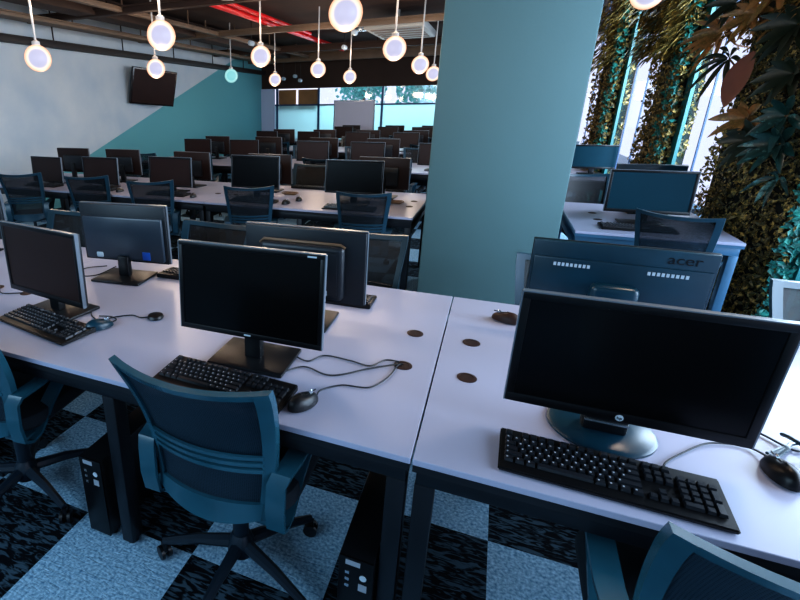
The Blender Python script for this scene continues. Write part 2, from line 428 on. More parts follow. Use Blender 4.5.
def palmate(name, pos, nleaf, L, W, m, label, cat='plant', seed=0, tilt0=0.4, stem_to=None, curl=0.3, facing=Vector((-1, -0.6, 0.2))):
    random.seed(seed); root = empty(name, pos); mb = MB(); facing = facing.normalized()
    a = facing.cross(Vector((0, 0, 1))).normalized(); c = a.cross(facing)
    for i in range(nleaf * 2):
        th = PI * i / nleaf + random.uniform(-.2, .2); tilt = tilt0 * (1 if i % 2 else 2.6)
        d = (a * math.cos(th) + c * math.sin(th)) * 1.0 + facing * tilt
        big_leaf(mb.bm, Vector((0, 0, 0)) + d.normalized() * 0.01, d, facing, .85 * L * random.uniform(.8, 1.15), W * .8 * random.uniform(.8, 1.1), curl)
    mb.build('leaves', m, root)
    st = stem_to or Vector((0.2, 0.1, -0.1))
    MB().tube(catmull([(0, 0, 0), st * 0.5 + Vector((0, 0, -.03)), st], 5), 0.006, 6).build('stem', M['bark'], root)
    tag(root, label, cat, 'large-leaved climbing plants on the nearest pier')
    return root

cover = ['nearest planted pier covered in small olive and brown-green leaves, right edge of view',
         'second planted pier, leafy column between the tall window panes',
         'third planted pier, narrow leafy column seen beside the grey-teal pillar',
         'farthest planted pier, mostly hidden behind the grey-teal pillar']
for i, (a, b) in enumerate(piers):
    root = empty('hedge_column', fac((a + b) / 2))
    tag(root, cover[i], 'green wall', 'leaf-covered piers along the windows')
    root_inv = Matrix.Translation(-fac((a + b) / 2))
    th = 0.07 if i == 0 else 0.09
    cnt = [9000, 5000, 3500, 1500][i]; sz = [0.042, 0.05, 0.055, 0.06][i]
    f = foliage(a, b, th, cnt, i + 3, sz); f.xf(root_inv); f.build('leaves', M['leaf'], root, smooth=False)
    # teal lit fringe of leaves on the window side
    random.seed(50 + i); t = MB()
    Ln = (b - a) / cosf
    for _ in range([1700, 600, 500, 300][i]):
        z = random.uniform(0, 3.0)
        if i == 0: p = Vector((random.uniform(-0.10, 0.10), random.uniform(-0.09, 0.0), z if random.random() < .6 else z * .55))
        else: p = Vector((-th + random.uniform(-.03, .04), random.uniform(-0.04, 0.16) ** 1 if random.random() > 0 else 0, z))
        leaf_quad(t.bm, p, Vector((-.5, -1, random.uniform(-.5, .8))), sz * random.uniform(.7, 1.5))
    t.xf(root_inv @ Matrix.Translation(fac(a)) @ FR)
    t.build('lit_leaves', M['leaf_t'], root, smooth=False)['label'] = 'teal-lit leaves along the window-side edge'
    # shaggier drooping leaves near the top
    random.seed(90 + i); t = MB()
    for _ in range([260, 1100, 500, 60][i]):
        z = random.uniform(2.0, 3.0); ex_ = max(0, z - 2.25) * (.75 if i in (1, 2) else .1)
        p = Vector((-th - random.uniform(0, .16), random.uniform(-.08 - ex_, Ln + .12 + ex_), z))
        big_leaf(t.bm, p, Vector((-1, random.uniform(-1.2, 1), random.uniform(-1.1, .3))), Vector((0, 0, 1)), random.uniform(.07, .14), random.uniform(.02, .04), .4)
    t.xf(root_inv @ Matrix.Translation(fac(a)) @ FR)
    t.build('drooping_leaves', M['leaf'] if i else M['leaf_b'], root, smooth=False)

palmate('umbrella_plant', (1.52, 3.98, 2.05), 8, 0.26, 0.06, M['leaf_b'], 'bronze long-leaved plant fanning out high on the nearest pier towards the window', seed=1)
palmate('umbrella_plant', (1.56, 3.62, 2.12), 7, 0.20, 0.06, M['leaf_b'], 'yellow-brown leaf cluster at the top of the nearest pier, right of the bronze fan', seed=2)
palmate('umbrella_plant', (1.55, 3.84, 1.86), 7, 0.24, 0.05, M['leaf_d'], 'dark drooping leaf cluster hanging below the bronze fan beside the window', seed=3, curl=.7)
palmate('umbrella_plant', (1.66, 3.04, 1.48), 5, 0.20, 0.07, M['leaf_g'], 'glossy blue-green umbrella-leaved plant at the right edge, middle height of the nearest pier', seed=4)
palmate('umbrella_plant', (1.62, 3.25, 1.33), 8, 0.20, 0.07, M['leaf_d'], 'dark umbrella-leaved plant just below and left of the glossy blue-green one', seed=5)
palmate('umbrella_plant', (1.66, 3.25, 2.0), 9, 0.24, 0.07, M['leaf_d'], 'dark broad-leaved plant in the top right corner above the glossy one', seed=6)
palmate('umbrella_plant', (1.70, 3.0, 1.12), 3, 0.15, 0.06, M['leaf_g'], 'small plant with two bright mint leaves hanging low on the nearest pier', seed=8, curl=.8)
lf = MB(); big_leaf(lf.bm, Vector((0, 0, 0.28)), Vector((-.2, .1, -1)), Vector((-1, -.6, 0)), 0.34, 0.17, .05)
o = lf.build('dry_leaf', mat('rust_leaf', rgb(120, 62, 44), 0.6, var=.2)); o.location = (1.57, 3.5, 1.6)
tag(o, 'large rust-brown dry leaf hanging between the upper plants on the nearest pier', 'leaf')
palmate('flowering_plant', (1.36, 5.35, 2.28), 10, 0.13, 0.05, M['leaf_w'], 'pale white-green variegated plant hanging near the top of the second pier', seed=9)
palmate('flowering_plant', (1.36, 5.6, 2.12), 10, 0.12, 0.045, M['leaf_w'], 'small pale variegated plant just below the larger one on the second pier', seed=10)

_cl = [(1.50, 3.80, 2.22, 'leaf_d', 'small dark leaf cluster above the bronze fan near the ceiling'), (1.66, 3.12, 1.72, 'leaf_d', 'dark leaf cluster at the right edge above the glossy plant'),
       (1.60, 3.45, 2.25, 'leaf_b', 'golden-brown leaf cluster at the very top of the nearest pier'), (1.60, 3.40, 1.46, 'leaf_b', 'brownish leaf cluster under the rust-brown dry leaf'),
       (1.66, 3.0, 1.32, 'leaf_g', 'mint green leaf cluster at the right edge below the glossy plant')]
for k, (x, y, zz, mm, ll) in enumerate(_cl):
    palmate('umbrella_plant', (x, y, zz), 7, .2, .07, M[mm], ll, seed=20 + k)
for k, (x, zz, sc_) in enumerate([(-4.3, 2.3, .9), (-2.3, 2.2, 1.0), (-.6, 2.35, .8)]):
    random.seed(70 + k); r_ = empty('garden_tree', (x, 16.5, 0)); mb_ = MB()
    for _ in range(900):
        v_ = Vector((max(-.8, min(.75, random.gauss(0, .5))), random.gauss(0, .3), random.gauss(0, .35))) * sc_ + Vector((0, 0, zz))
        leaf_quad(mb_.bm, v_, Vector((random.uniform(-1, 1), -1, random.uniform(-.5, 1))), .16, 1.5)
    mb_.build('crown', M['leaf_o'], r_, smooth=False)
    MB().tube([(0, 0, 0), (.03, 0, 1), (0, 0, zz)], .06, 8).build('trunk', M['bark'], r_)
    tag(r_, ['teal-green tree outside the far glass, left of the whiteboard top', 'teal-green tree outside the far glass, just right of the whiteboard', 'teal-green tree outside the far glass, close to the pillar'][k], 'tree', 'trees outside the far glass')
struct(MB().box(-9, 4, 13.3, 20, -.15, -.05).build('ground', M['wall'], smooth=False))

# ------------------------------------------------------------------ ceiling services
def thingbox(name, mb, m, label, cat, group=None, smooth=True):
    return tag(mb.build(name, m, None, smooth), label, cat, group)
for k, (y, w, h, m, l) in enumerate([(4.9, .10, .08, 'brown', 'nearest'), (7.45, .09, .08, 'brown_l', 'second'), (10.3, .12, .12, 'brown', 'third'), (12.2, .15, .2, 'brown_l', 'farthest')]):
    o = MB().box(-6.5, fx(y) - .15, y - w / 2, y + w / 2, 2.80 - h / 2, 2.80 + h / 2, bev=.006)
    o.box(-6.5, fx(y) - .15, y - w * .9, y + w * .9, 2.80 + h / 2 - .01, 2.80 + h / 2 + .01)
    for x in (-5, -2.5, 0): o.box(x - .01, x + .01, y - .01, y + .01, 2.8, 3.05)
    thingbox('ceiling_beam', o, M[m], '%s brown cross beam hung under the ceiling, running from side to side' % l, 'beam', 'ceiling cross beams')
# long trays and ducts along the left wall
def rail(name, x, z, w, h, y0, y1, m, label, cat, flange=True):
    o = MB().box(x - w / 2, x + w / 2, y0, y1, z - h / 2, z + h / 2, bev=.005)
    if flange: o.box(x - w * .65, x + w * .65, y0, y1, z + h / 2 - .008, z + h / 2 + .008)
    y = y0 + .5
    while y < y1:
        o.box(x - .008, x + .008, y - .008, y + .008, z, 3.05); y += 1.6
    return thingbox(name, o, M[m], label, cat, 'ceiling service runs')
rail('wall_rail', -6.38, 2.50, .12, .09, 1.5, 12.9, 'brown_d', 'dark rail running along the top of the pale left wall', 'rail')
rail('cable_tray', -5.95, 2.72, .26, .05, 1.5, 12.5, 'brown_l', 'tan cable tray beside the left wall, just inside the dark rail', 'cable tray')
rail('ventilation_duct', -5.35, 2.88, .34, .20, 1.2, 12.0, 'brown', 'wide brown duct running along the ceiling near the left wall', 'duct')
rail('conduit_bundle', -4.75, 2.80, .08, .05, 1.2, 12.5, 'brown_l', 'thin tan conduit run between the brown duct and the red pipe', 'pipe')
rail('conduit_bundle', -0.6, 2.94, .10, .06, 3.8, 12.5, 'brown_l', 'thin tan conduit run above the nearest row of globes', 'pipe')
# red sprinkler pipe with branches
o = empty('sprinkler_pipe', (-3.78, 0, 2.93))
MB().tube([(0, 2.2, 0), (0, 12.4, 0)], .05, 12).build('main_pipe', M['red'], o)
MB().tube([(.16, 2.2, .02), (.16, 9.2, .02)], .032, 10).build('branch_pipe', M['red'], o)
c = MB()
for y in (4.5, 7.1, 9.3): c.tube([(0, y, 0), (.14, y, .02)], .028, 10); c.tube([(0, y - .05, 0), (0, y + .05, 0)], .048, 12)
c.build('couplings', M['red'], o)
tag(o, 'red sprinkler pipe running away under the dark ceiling', 'pipe')
# ceiling cassette unit
o = empty('air_conditioner', (-1.66, 8.4, 2.80))
MB().box(-.48, .48, -.75, .75, -.06, .05, bev=.02).box(-.02, .02, -.4, -.36, .04, .25).box(-.02, .02, .36, .4, .04, .25).build('casing', M['whiteu'], o)
g = MB()
for k in range(5): g.box(-.4, .4, -.6 + k * .27, -.48 + k * .27, -.068, -.055)
g.build('grille', M['brown_l'], o)
MB().box(-.75, -.5, -.5, -.3, -.03, .06, bev=.02).build('bracket', M['silver'], o)
tag(o, 'off-white ceiling air conditioning unit above the far desks', 'air conditioner')
o = empty('smoke_detector', (-3.05, 4.75, 2.80))
MB().lathe([(.10, .035), (.125, .02), (.125, -.01), (.09, -.03), (.03, -.036)], n=28).build('cover', M['whiteu'], o)
MB().lathe([(.03, .03), (.03, .25)], n=12).build('stem', M['brown_d'], o)
tag(o, 'round white disc fitting beside the red pipe', 'ceiling fitting')
for k, (x, y, z, l) in enumerate([(-4.3, 7.9, 2.68, 'small pale spotlight above the second column of globes'), (-5.5, 12.3, 2.3, 'small pale spotlight in front of the far bulkhead, left one'), (-5.2, 12.4, 2.36, 'small pale spotlight in front of the far bulkhead, middle one'), (-5.05, 12.4, 2.25, 'small pale spotlight in front of the far bulkhead, right one'), (-2.35, 7.9, 2.74, 'small pale spotlight left of the air conditioning unit'), (-2.9, 9.2, 2.66, 'small pale spotlight between two small globes')]):
    o = empty('spotlight', (x, y, z))
    MB().lathe([(.03, -.08), (.045, -.07), (.045, .05), (.02, .07)], n=14, axis='Y').build('lamp_head', M['logo'], o)
    MB().tube([(0, 0, .03), (0, 0, 3.05 - z)], .008, 6).build('stem', M['brown_d'], o)
    tag(o, l, 'spotlight', 'ceiling spotlights')

# ------------------------------------------------------------------ camera
cam = D.cameras.new('camera'); co = D.objects.new('camera', cam); COL.objects.link(co)
bpy.context.scene.camera = co
F, PX, PY = 484.827, 273.011, 281.802
yaw, pitch, roll = .4213457, .3448716, .0094174
cam.sensor_fit = 'HORIZONTAL'; cam.sensor_width = 36; cam.lens = F / 800 * 36
cam.shift_x = (400 - PX) / 800; cam.shift_y = (PY - 300) / 800
cam.clip_start = .02
cy, sy, cp, sp = math.cos(yaw), math.sin(yaw), math.cos(pitch), math.sin(pitch)
fwd = Vector((-sy * cp, cy * cp, -sp)); rt = Vector((cy, sy, 0)); dn = fwd.cross(rt)
r2 = math.cos(roll) * rt + math.sin(roll) * dn; d2 = -math.sin(roll) * rt + math.cos(roll) * dn
CAM = Vector((.0906, -1.0261, 1.5558))
mw = Matrix((( r2.x, -d2.x, -fwd.x, CAM.x), (r2.y, -d2.y, -fwd.y, CAM.y), (r2.z, -d2.z, -fwd.z, CAM.z), (0, 0, 0, 1)))
co.matrix_world = mw

# ------------------------------------------------------------------ pendant globes (grid 1.7 x 2.0 m)
def make_globe():
    r = empty('pendant_lamp'); tag(r, None, 'pendant lamp', 'frosted globe pendants')
    MB().lathe([(.125 * math.sin(PI * i / 16) + 1e-4, -.125 * math.cos(PI * i / 16)) for i in range(17)], n=32).build('glass_globe', M['globe'], r)
    MB().lathe([(.03, .115), (.038, .12), (.038, .15), (.014, .165)], n=20).build('cap', M['pend_m'], r)
    MB().tube([(0, 0, .15), (0, 0, .91)], .011, 8).build('rod', M['pend_m'], r)
    return r
gp = make_globe()
ORD = ['nearest', 'second', 'third', 'fourth']
globes = []
GX = [(-1.07, 'right-hand'), (-2.77, 'middle'), (-4.27, 'left-hand')]; GY = [2.88, 4.9, 7.05, 8.85, 10.8]
gl_meas = [(-1.05, 2.87, 2.205, 'big globe pendant at the top centre, nearest of the right-hand line of globes'),
 (-2.77, 2.97, 2.17, 'globe pendant nearest in the middle line, above the long desks'),
 (-4.21, 2.88, 2.04, 'globe pendant hanging at far left in front of the pale wall'),
 (-1.06, 4.83, 2.15, 'globe pendant second in the right-hand line, below the air conditioning unit'),
 (-2.75, 5.0, 2.16, 'globe pendant second in the middle line, left of the red pipe end'),
 (-4.37, 5.02, 2.08, 'globe pendant in front of the tilted television'),
 (-1.09, 6.97, 2.13, 'globe pendant third in the right-hand line, beside the pillar'),
 (-2.75, 7.2, 2.14, 'globe pendant third in the middle line, under the red pipe end'),
 (-1.11, 8.73, 2.10, 'globe pendant fourth in the right-hand line, partly behind the pillar'),
 (-4.27, 8.9, 2.10, 'small globe pendant near the blue wall corner, right of the tinted one'),
 (-2.66, 8.81, 2.10, 'small globe pendant fourth in the middle line, above the whiteboard'),
 (-4.75, 7.9, 2.14, 'dim bluish globe pendant against the painted blue wall'),
 (1.08, 4.47, 2.43, 'globe pendant at the top right beside the leafy second pier')]
for x, y, z, l in gl_meas:
    o = place(gp, (x, y, z), 0, l)
    if 'bluish' in l:
        for ch in o.children:
            if ch.name.startswith('glass_globe'): ch.data = ch.data.copy(); ch.data.materials[0] = M['globe_b']

# ------------------------------------------------------------------ wall television and whiteboard
o = empty('television', (-6.19, 7.36, 1.95)); o.rotation_euler = (math.radians(-4), math.radians(14), math.radians(-20))
MB().box(-.03, .03, -.50, .50, -.33, .33, bev=.008).build('casing', M['tv'], o)
MB().box(.029, .033, -.47, .47, -.30, .30).build('screen', M['screen_b'], o, smooth=False)
MB().box(-.2, -.03, -.06, .06, -.1, .1, bev=.006).tube([(-.12, 0, 0), (-.12, 0, .56)], .018, 8).build('wall_bracket', M['brown_d'], o)
tag(o, 'dark flat television tilted on a bracket high on the left wall', 'television')
o = empty('whiteboard', (-3.60, 12.75, 0))
MB().box(-.55, .55, -.012, .012, .95, 1.72).build('board', M['board'], o, smooth=False)
f = MB(); f.box(-.57, .57, -.02, .02, 1.70, 1.73); f.box(-.57, .57, -.03, .03, .93, .96)
for s in (-.56, .56): f.box(s - .015, s + .015, -.02, .02, .1, 1.73); f.box(s - .02, s + .02, -.25, .25, .05, .1)
f.build('stand_frame', M['silver'], o, smooth=False)
for s in (-.56, .56):
    MB().lathe([(.03, -.02), (.03, .02)], c=(s, -.2, .03), n=12, axis='X').lathe([(.03, -.02), (.03, .02)], c=(s, .2, .03), n=12, axis='X').build('caster', M['plas'], o)
tag(o, 'pale whiteboard on a stand at the far end in front of the frosted glass', 'whiteboard')

# ------------------------------------------------------------------ bench desks
def desk(x0, x1, y0, depth, label, mids=(), groms=(), stl='steel', edg='edge'):
    r = empty('bench_desk', ((x0 + x1) / 2, y0 + depth / 2, 0)); ox, oy = (x0 + x1) / 2, y0 + depth / 2
    a, b = x0 - ox + .0025, x1 - ox - .0025; c, d = -depth / 2, depth / 2
    MB().box(a, b, c, d, .722, .74, bev=.0015, seg=1).build('tabletop', M['top'], r, smooth=False)
    MB().box(a + .001, b - .001, c + .001, d - .001, .702, .7215).build('edge_band', M[edg], r, smooth=False)
    MB().box(a + .01, b - .01, c + .02, c + .06, .65, .7015, bev=.003).build('front_rail', M[stl], r)
    MB().box(a + .01, b - .01, d - .06, d - .02, .65, .7015, bev=.003).build('rear_rail', M[stl], r)
    MB().box(a + .08, b - .08, -.13, -.12, .55, .65).box(a + .08, b - .08, .12, .13, .55, .65).box(a + .08, b - .08, -.13, .13, .545, .555).build('cable_tray', M[stl], r, smooth=False)
    for lx in [a + .033, b - .033] + [m - ox for m in mids]:
        for s in (c + .05, d - .05):
            lg = MB().box(lx - .025, lx + .025, s - .03, s + .03, .012, .65, bev=.004).build('leg', M[stl], r)
            MB().lathe([(.022, 0), (.022, .012)], c=(lx, s, 0), n=12).build('foot', M['plas'], lg)
        MB().box(lx - .02, lx + .02, c + .08, d - .08, .60, .645, bev=.004).build('cross_bar', M[stl], r)
    for gx, gy in groms:
        g = MB().lathe([(.021, .7405), (.021, .7425), (.006, .7425)], c=(gx - ox, gy - oy, 0), n=22).build('cable_grommet', M['grom'], r)
        MB().lathe([(.030, .7402), (.030, .7422), (.0212, .7438), (.0212, .7402)], c=(gx - ox, gy - oy, 0), n=26).build('grommet_ring', M['gromr'], g)
    tag(r, label, 'desk', 'white-topped bench desks')
    return r
DP = 1.18
def row_groms(xs, y0): return [(x + s * .1, y0 + g) for x in xs for s in (-1, 1) for g in (.455, .72)]
def clipx(l, a, b): return [p for p in l if a + .05 < p[0] < b - .05]
def bench(x0, x1, y0, label, mids, seams, **k):
    return desk(x0, x1, y0, DP, label, mids, clipx(row_groms(seams, y0), x0, x1), **k)
S1 = (0, -1.95, -3.9)
bench(-1.95, 0, 0, 'white front-row bench desk with the middle mesh chair pulled up to it', (-.99,), S1)
bench(-3.9, -1.95, 0, 'white bench desk at the far left edge of the front row', (-2.93,), S1)
bench(0, 1.95, 0, 'white bench desk at the right of the front row under the largest monitor', (1.0,), (0, 1.95))
bench(.66, 1.58, 2.8, 'short white bench desk right of the pillar beside the nearest planted pier', (), (.76, 1.7), stl='steel_lit', edg='steel_lit')  # legs, rails and edge coloured as if daylit
bench(-2.33, -.43, 2.8, 'second-row white bench desk ending left of the pillar', (-1.38,), (-.43, -2.33))
bench(-4.02, -2.33, 2.8, 'second-row white bench desk left of the one next to the pillar', (-3.2,), (-2.33, -4.02))
bench(-5.35, -4.02, 2.8, 'second-row short white bench desk closest to the pale left wall', (), (-4.02,))
for r, (y, w) in enumerate([(5.6, 'third'), (8.4, 'fourth'), (11.1, 'fifth')]):
    bench(-5.3, -3.4, y, '%s-row bench desk at the blue painted wall side' % w, (-4.35,), (-3.4,))
    bench(-3.4, -1.5, y, '%s-row bench desk in the middle of the room' % w, (-2.45,), (-3.4, -1.5))
    bench(-1.5, .4, y, '%s-row bench desk partly behind the pillar' % w, (-.55,), (-1.5,))
    if y < 11: bench(.5, [1.35, .92][r], y, '%s-row short bench desk by the windows' % w, (), (.55,))

# ------------------------------------------------------------------ monitors
def bar_logo(r, m, txt, size, loc, back=False):
    me = text_mesh(txt, size); me.materials.append(m); o = D.objects.new('brand_lettering', me); COL.objects.link(o); o.parent = r
    o.location = loc; o.rotation_euler = (PI / 2, 0, PI if back else 0); return o
def make_monitor(w, h, z, tilt=.05, base='rect', bez=.016, chin=.022, screen='screen', rear='flat', logo=None, depth=.03, rim=True, name='monitor', sticker=False, bx=0, backm='back'):
    """screen faces -Y, root at desk level under the panel"""
    r = empty(name); tag(r, None, 'monitor')
    R = Matrix.Translation((0, 0, z)) @ Matrix.Rotation(-tilt, 4, 'X')
    # bezel ring
    f = MB(); hw = w / 2
    f.box(-hw, hw, 0, depth * .6, h - bez, h, bev=.002); f.box(-hw, hw, 0, depth * .6, 0, chin, bev=.002)
    f.box(-hw, -hw + bez, 0, depth * .6, chin * .9, h - bez * .9, bev=.002); f.box(hw - bez, hw, 0, depth * .6, chin * .9, h - bez * .9, bev=.002)
    f.xf(R).build('bezel', M['bezel'], r)
    MB().box(-hw + bez - .001, hw - bez + .001, .003, .008, chin - .001, h - bez + .001).xf(R).build('screen', M[screen], r, smooth=False)
    MB().box(-hw + .001, hw - .001, depth * .45, depth, .001, h - .001, bev=.004).xf(R).build('rear_shell', M[backm], r)
    if rim:
        t = MB(); t.box(-hw, hw, .001, depth * .55, h - .0005, h + .0025); t.box(hw - .0005, hw + .0025, .001, depth * .55, 0, h); t.box(-hw - .0025, -hw + .0005, .001, depth * .55, 0, h)
        t.xf(R).build('rim', M['rim'], r, smooth=False)
    if rear == 'flat':
        MB().box(-w * .30, w * .30, depth, depth + .025, h * .12, h * .72, bev=.012).xf(R).build('housing', M['house'], r)
    elif rear == 'wide':
        MB().box(-hw * .94, hw * .90, depth - .002, depth + .022, h * .05, h * .80, bev=.010).xf(R).build('housing', M['house_l'], r)
    elif rear == 'u':
        q = MB().box(-hw * .70, hw * .70, depth, depth + .04, .02, h * .83, bev=.022, seg=3).xf(R).build('housing', M['house'], r)
        MB().box(-hw * .60, hw * .60, depth + .038, depth + .043, .05, h * .74, bev=.001).xf(R).build('housing_panel', M['back'], q)
        q2 = MB().tube([(-hw * .70, depth + .02, h * .80), (-hw * .63, depth + .022, h * .84), (hw * .63, depth + .022, h * .84), (hw * .70, depth + .02, h * .78)], .006, 6).xf(R).build('housing_edge', M['gold'], q)
        MB().box(-hw * .45, -hw * .1, depth + .0425, depth + .0445, .045, .065).xf(R).build('rating_label', M['logo'], q)
    elif rear == 'acer':
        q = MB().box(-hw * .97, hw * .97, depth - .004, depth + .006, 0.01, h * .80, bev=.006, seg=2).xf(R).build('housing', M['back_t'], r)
        v = MB()
        for s in (-1, 1):
            for k in range(9): v.box(s * hw * .52 - .055 + k * .0125, s * hw * .52 - .047 + k * .0125, depth + .005, depth + .0085, h * .70, h * .74)
        v.xf(R).build('vent_slots', M['logo'], q, smooth=False)
        MB().box(-.07, .07, depth, depth + .05, .03, h * .55, bev=.02, seg=3).xf(R).build('stand_mount', M['back_t'], q)
    cz = .012
    yb = .05
    nt_ = .12 if rear == 'wide' else .4
    if base == 'round':
        MB().lathe([(.125, 0), (.125, .006), (.118, .011), (.05, .016), (.001, .017)], c=(bx, yb + .045, 0), n=48).build('stand_base', M['back_t'], r)
        MB().box(bx - .05, bx + .05, yb + .0, yb + .045, .014, z + h * .4, bev=.008).build('stand_neck', M['plas'], r)
        MB().box(bx - .048, bx + .048, yb - .006, yb, .045, .05).build('neck_trim', M['silver'], r)
    elif base == 'rect':
        MB().box(bx - .135, bx + .135, yb - .09, yb + .11, 0, .012, bev=.004).build('stand_base', M['plas'], r)
        MB().box(bx - .03, bx + .03, yb - .015, yb + .02, .01, z + h * nt_, bev=.006).build('stand_neck', M['plas'], r)
    elif base == 'bar':
        MB().box(-w * .47, w * .47, yb - .10, yb + .07, 0, .014, bev=.005).build('stand_base', M['plas'], r)
        MB().box(-.06, .06, yb - .02, yb + .02, .012, z + h * .35, bev=.006).build('stand_neck', M['plas'], r)
    if logo == 'hp':
        g = MB().lathe([(.0085, 0), (.0085, .0015)], n=24, axis='Y').xf(R @ Matrix.Translation((-.0, -.0018, chin * .5))).build('logo_badge', M['logo'], r)
        me = text_mesh('hp', .011); me.materials.append(M['logo_d']); t = D.objects.new('brand_lettering', me); COL.objects.link(t); t.parent = g
        t.matrix_local = R @ Matrix.Translation((0, -.0024, chin * .5)) @ Matrix.Rotation(PI / 2, 4, 'X') @ Matrix.Shear('XZ', 4, (0, 0)) 
    elif logo == 'bar':
        MB().box(hw - bez - .04, hw - bez - .012, -.0008, .001, h - bez * .75, h - bez * .4).xf(R).build('logo_badge', M['logo'], r)
        MB().box(-.012, .012, -.0008, .001, chin * .4, chin * .7).xf(R).build('brand_badge', M['logo'], r)
    elif logo == 'acer':
        me = text_mesh('acer', .045); me.materials.append(M['logo_d']); t = D.objects.new('brand_lettering', me); COL.objects.link(t); t.parent = r
        t.matrix_local = R @ Matrix.Translation((-hw * .66, depth + .001, h * .90)) @ Matrix.Rotation(PI, 4, 'Z') @ Matrix.Rotation(PI / 2, 4, 'X') @ Matrix.Diagonal((1.15, 1, 1, 1))
    if sticker:
        MB().box(-w * .27 - .022, -w * .27 + .022, depth + .02, depth + .0235, h * .08, h * .22, bev=.001).xf(R).build('sticker', M['sticker'], r)
        MB().box(w * .24, w * .32, depth + .02, depth + .03, h * .08, h * .17, bev=.006).xf(R).build('socket_cover', M['logo'], r)
    return r
def pm(o, x, y, rz, label, group=None):    # x = left edge of the panel as the camera sees it
    o.location = (x, y, DZ); o.rotation_euler = (0, 0, rz); o['label'] = label
    if group: o['group'] = group
    return o
def fit_front(o, X, Y, W, rz, label, g='monitors facing the camera'):
    return pm(o, X + math.cos(rz) * W / 2, Y + math.sin(rz) * W / 2, rz, label, g)
def fit_back(o, X, Y, W, rz, label, g='monitors seen from behind'):
    return pm(o, X + math.cos(rz) * W / 2, Y + math.sin(rz) * W / 2, rz + PI, label, g)

fit_front(make_monitor(.507, .311, .083, -.055, 'round', bez=.018, chin=.026, logo='hp', bx=-.01), .196, .228, .507, -.003, 'largest black monitor on a round base, front row right of the desk seam')
fit_front(make_monitor(.504, .304, .102, .062, 'rect', bez=.014, chin=.018, logo='bar'), -.828, .243, .504, .028, 'black monitor with silver rim standing behind the middle chair')
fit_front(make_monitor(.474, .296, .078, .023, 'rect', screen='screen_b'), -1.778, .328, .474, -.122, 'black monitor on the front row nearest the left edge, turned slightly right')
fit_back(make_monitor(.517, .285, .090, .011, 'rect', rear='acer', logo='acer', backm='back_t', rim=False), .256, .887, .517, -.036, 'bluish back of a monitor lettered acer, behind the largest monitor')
fit_back(make_monitor(.485, .294, .078, .026, 'rect', rear='wide', sticker=True), -1.811, .84, .485, .127, 'back of a monitor with a blue sticker and square stand base')
fit_back(make_monitor(.499, .296, .079, .048, 'rect', rear='u'), -.803, .735, .499, .025, 'back of a monitor with raised housing, directly behind the silver-rimmed monitor')
fit_back(make_monitor(.50, .29, .09, .02, 'rect', rear='u'), -2.99, .86, .50, .1, 'back of a monitor cut off by the left edge of the photo')

# second row
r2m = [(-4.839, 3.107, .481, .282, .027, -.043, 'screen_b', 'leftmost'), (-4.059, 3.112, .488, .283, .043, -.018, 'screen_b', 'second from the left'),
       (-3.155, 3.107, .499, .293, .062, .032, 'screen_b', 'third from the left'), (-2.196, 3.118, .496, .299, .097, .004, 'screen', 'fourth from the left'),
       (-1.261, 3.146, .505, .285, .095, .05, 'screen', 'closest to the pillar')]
protoF = {}
for X, Y, W, H, Z, rz, sc, l in r2m:
    fit_front(make_monitor(W, H, Z, .05, 'rect', screen=sc, chin=.016), X, Y, W, rz, 'dark-screened monitor on the second desk row, %s' % l)
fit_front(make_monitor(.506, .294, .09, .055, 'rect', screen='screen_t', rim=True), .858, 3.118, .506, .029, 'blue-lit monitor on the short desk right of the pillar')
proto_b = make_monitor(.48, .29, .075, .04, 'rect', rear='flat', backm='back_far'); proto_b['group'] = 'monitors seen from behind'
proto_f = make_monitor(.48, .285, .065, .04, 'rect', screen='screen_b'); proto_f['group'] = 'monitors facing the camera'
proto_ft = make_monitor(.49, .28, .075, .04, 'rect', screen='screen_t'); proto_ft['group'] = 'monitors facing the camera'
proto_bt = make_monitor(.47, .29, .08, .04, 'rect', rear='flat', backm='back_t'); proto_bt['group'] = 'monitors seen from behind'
nth = ['first', 'second', 'third', 'fourth', 'fifth', 'sixth', 'seventh']
for i, (x, l) in enumerate([(-4.70, 'dark back of a monitor behind the leftmost second-row screen'), (-3.95, 'dark back of a monitor behind the second second-row screen'), (-2.95, 'dark back of a monitor behind the third second-row screen'), (-2.02, 'dark back of a monitor behind the fourth second-row screen'), (-.85, 'dark back of a monitor behind the second-row screen next to the pillar')]):
    place(proto_b, (x, 3.66 + .03 * math.sin(i * 2), DZ), PI + random.uniform(-.1, .1), l)
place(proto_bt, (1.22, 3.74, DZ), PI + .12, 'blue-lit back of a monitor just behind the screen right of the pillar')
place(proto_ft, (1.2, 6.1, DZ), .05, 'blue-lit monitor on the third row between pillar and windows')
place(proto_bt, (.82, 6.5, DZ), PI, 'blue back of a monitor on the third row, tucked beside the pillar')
place(proto_ft, (.56, 8.8, DZ), .03, 'small far monitor on the fourth row seen in the gap right of the pillar')
for r, (y, w) in enumerate([(5.6, 'third'), (8.4, 'fourth'), (11.1, 'fifth')]):
    for i, x in enumerate([-4.36, -3.46, -2.40, -1.53, -.60, .2]):
        if r == 2 and i == 0: continue
        if i == 5 and r < 1: continue
        random.seed(100 * r + i)
        nm = ['leftmost', 'second from the left', 'third from the left', 'fourth from the left', 'fifth from the left', 'hard against the pillar'][i]
        place(proto_f, (x + random.uniform(-.04, .04), y + .30, DZ), random.uniform(-.1, .1), 'small dark-screened monitor on the %s desk row, %s' % (w, nm))
        place(proto_b, (x + .1 + random.uniform(-.08, .08), y + .88, DZ), PI + random.uniform(-.15, .15), 'small back of a monitor on the %s desk row, %s' % (w, nm))

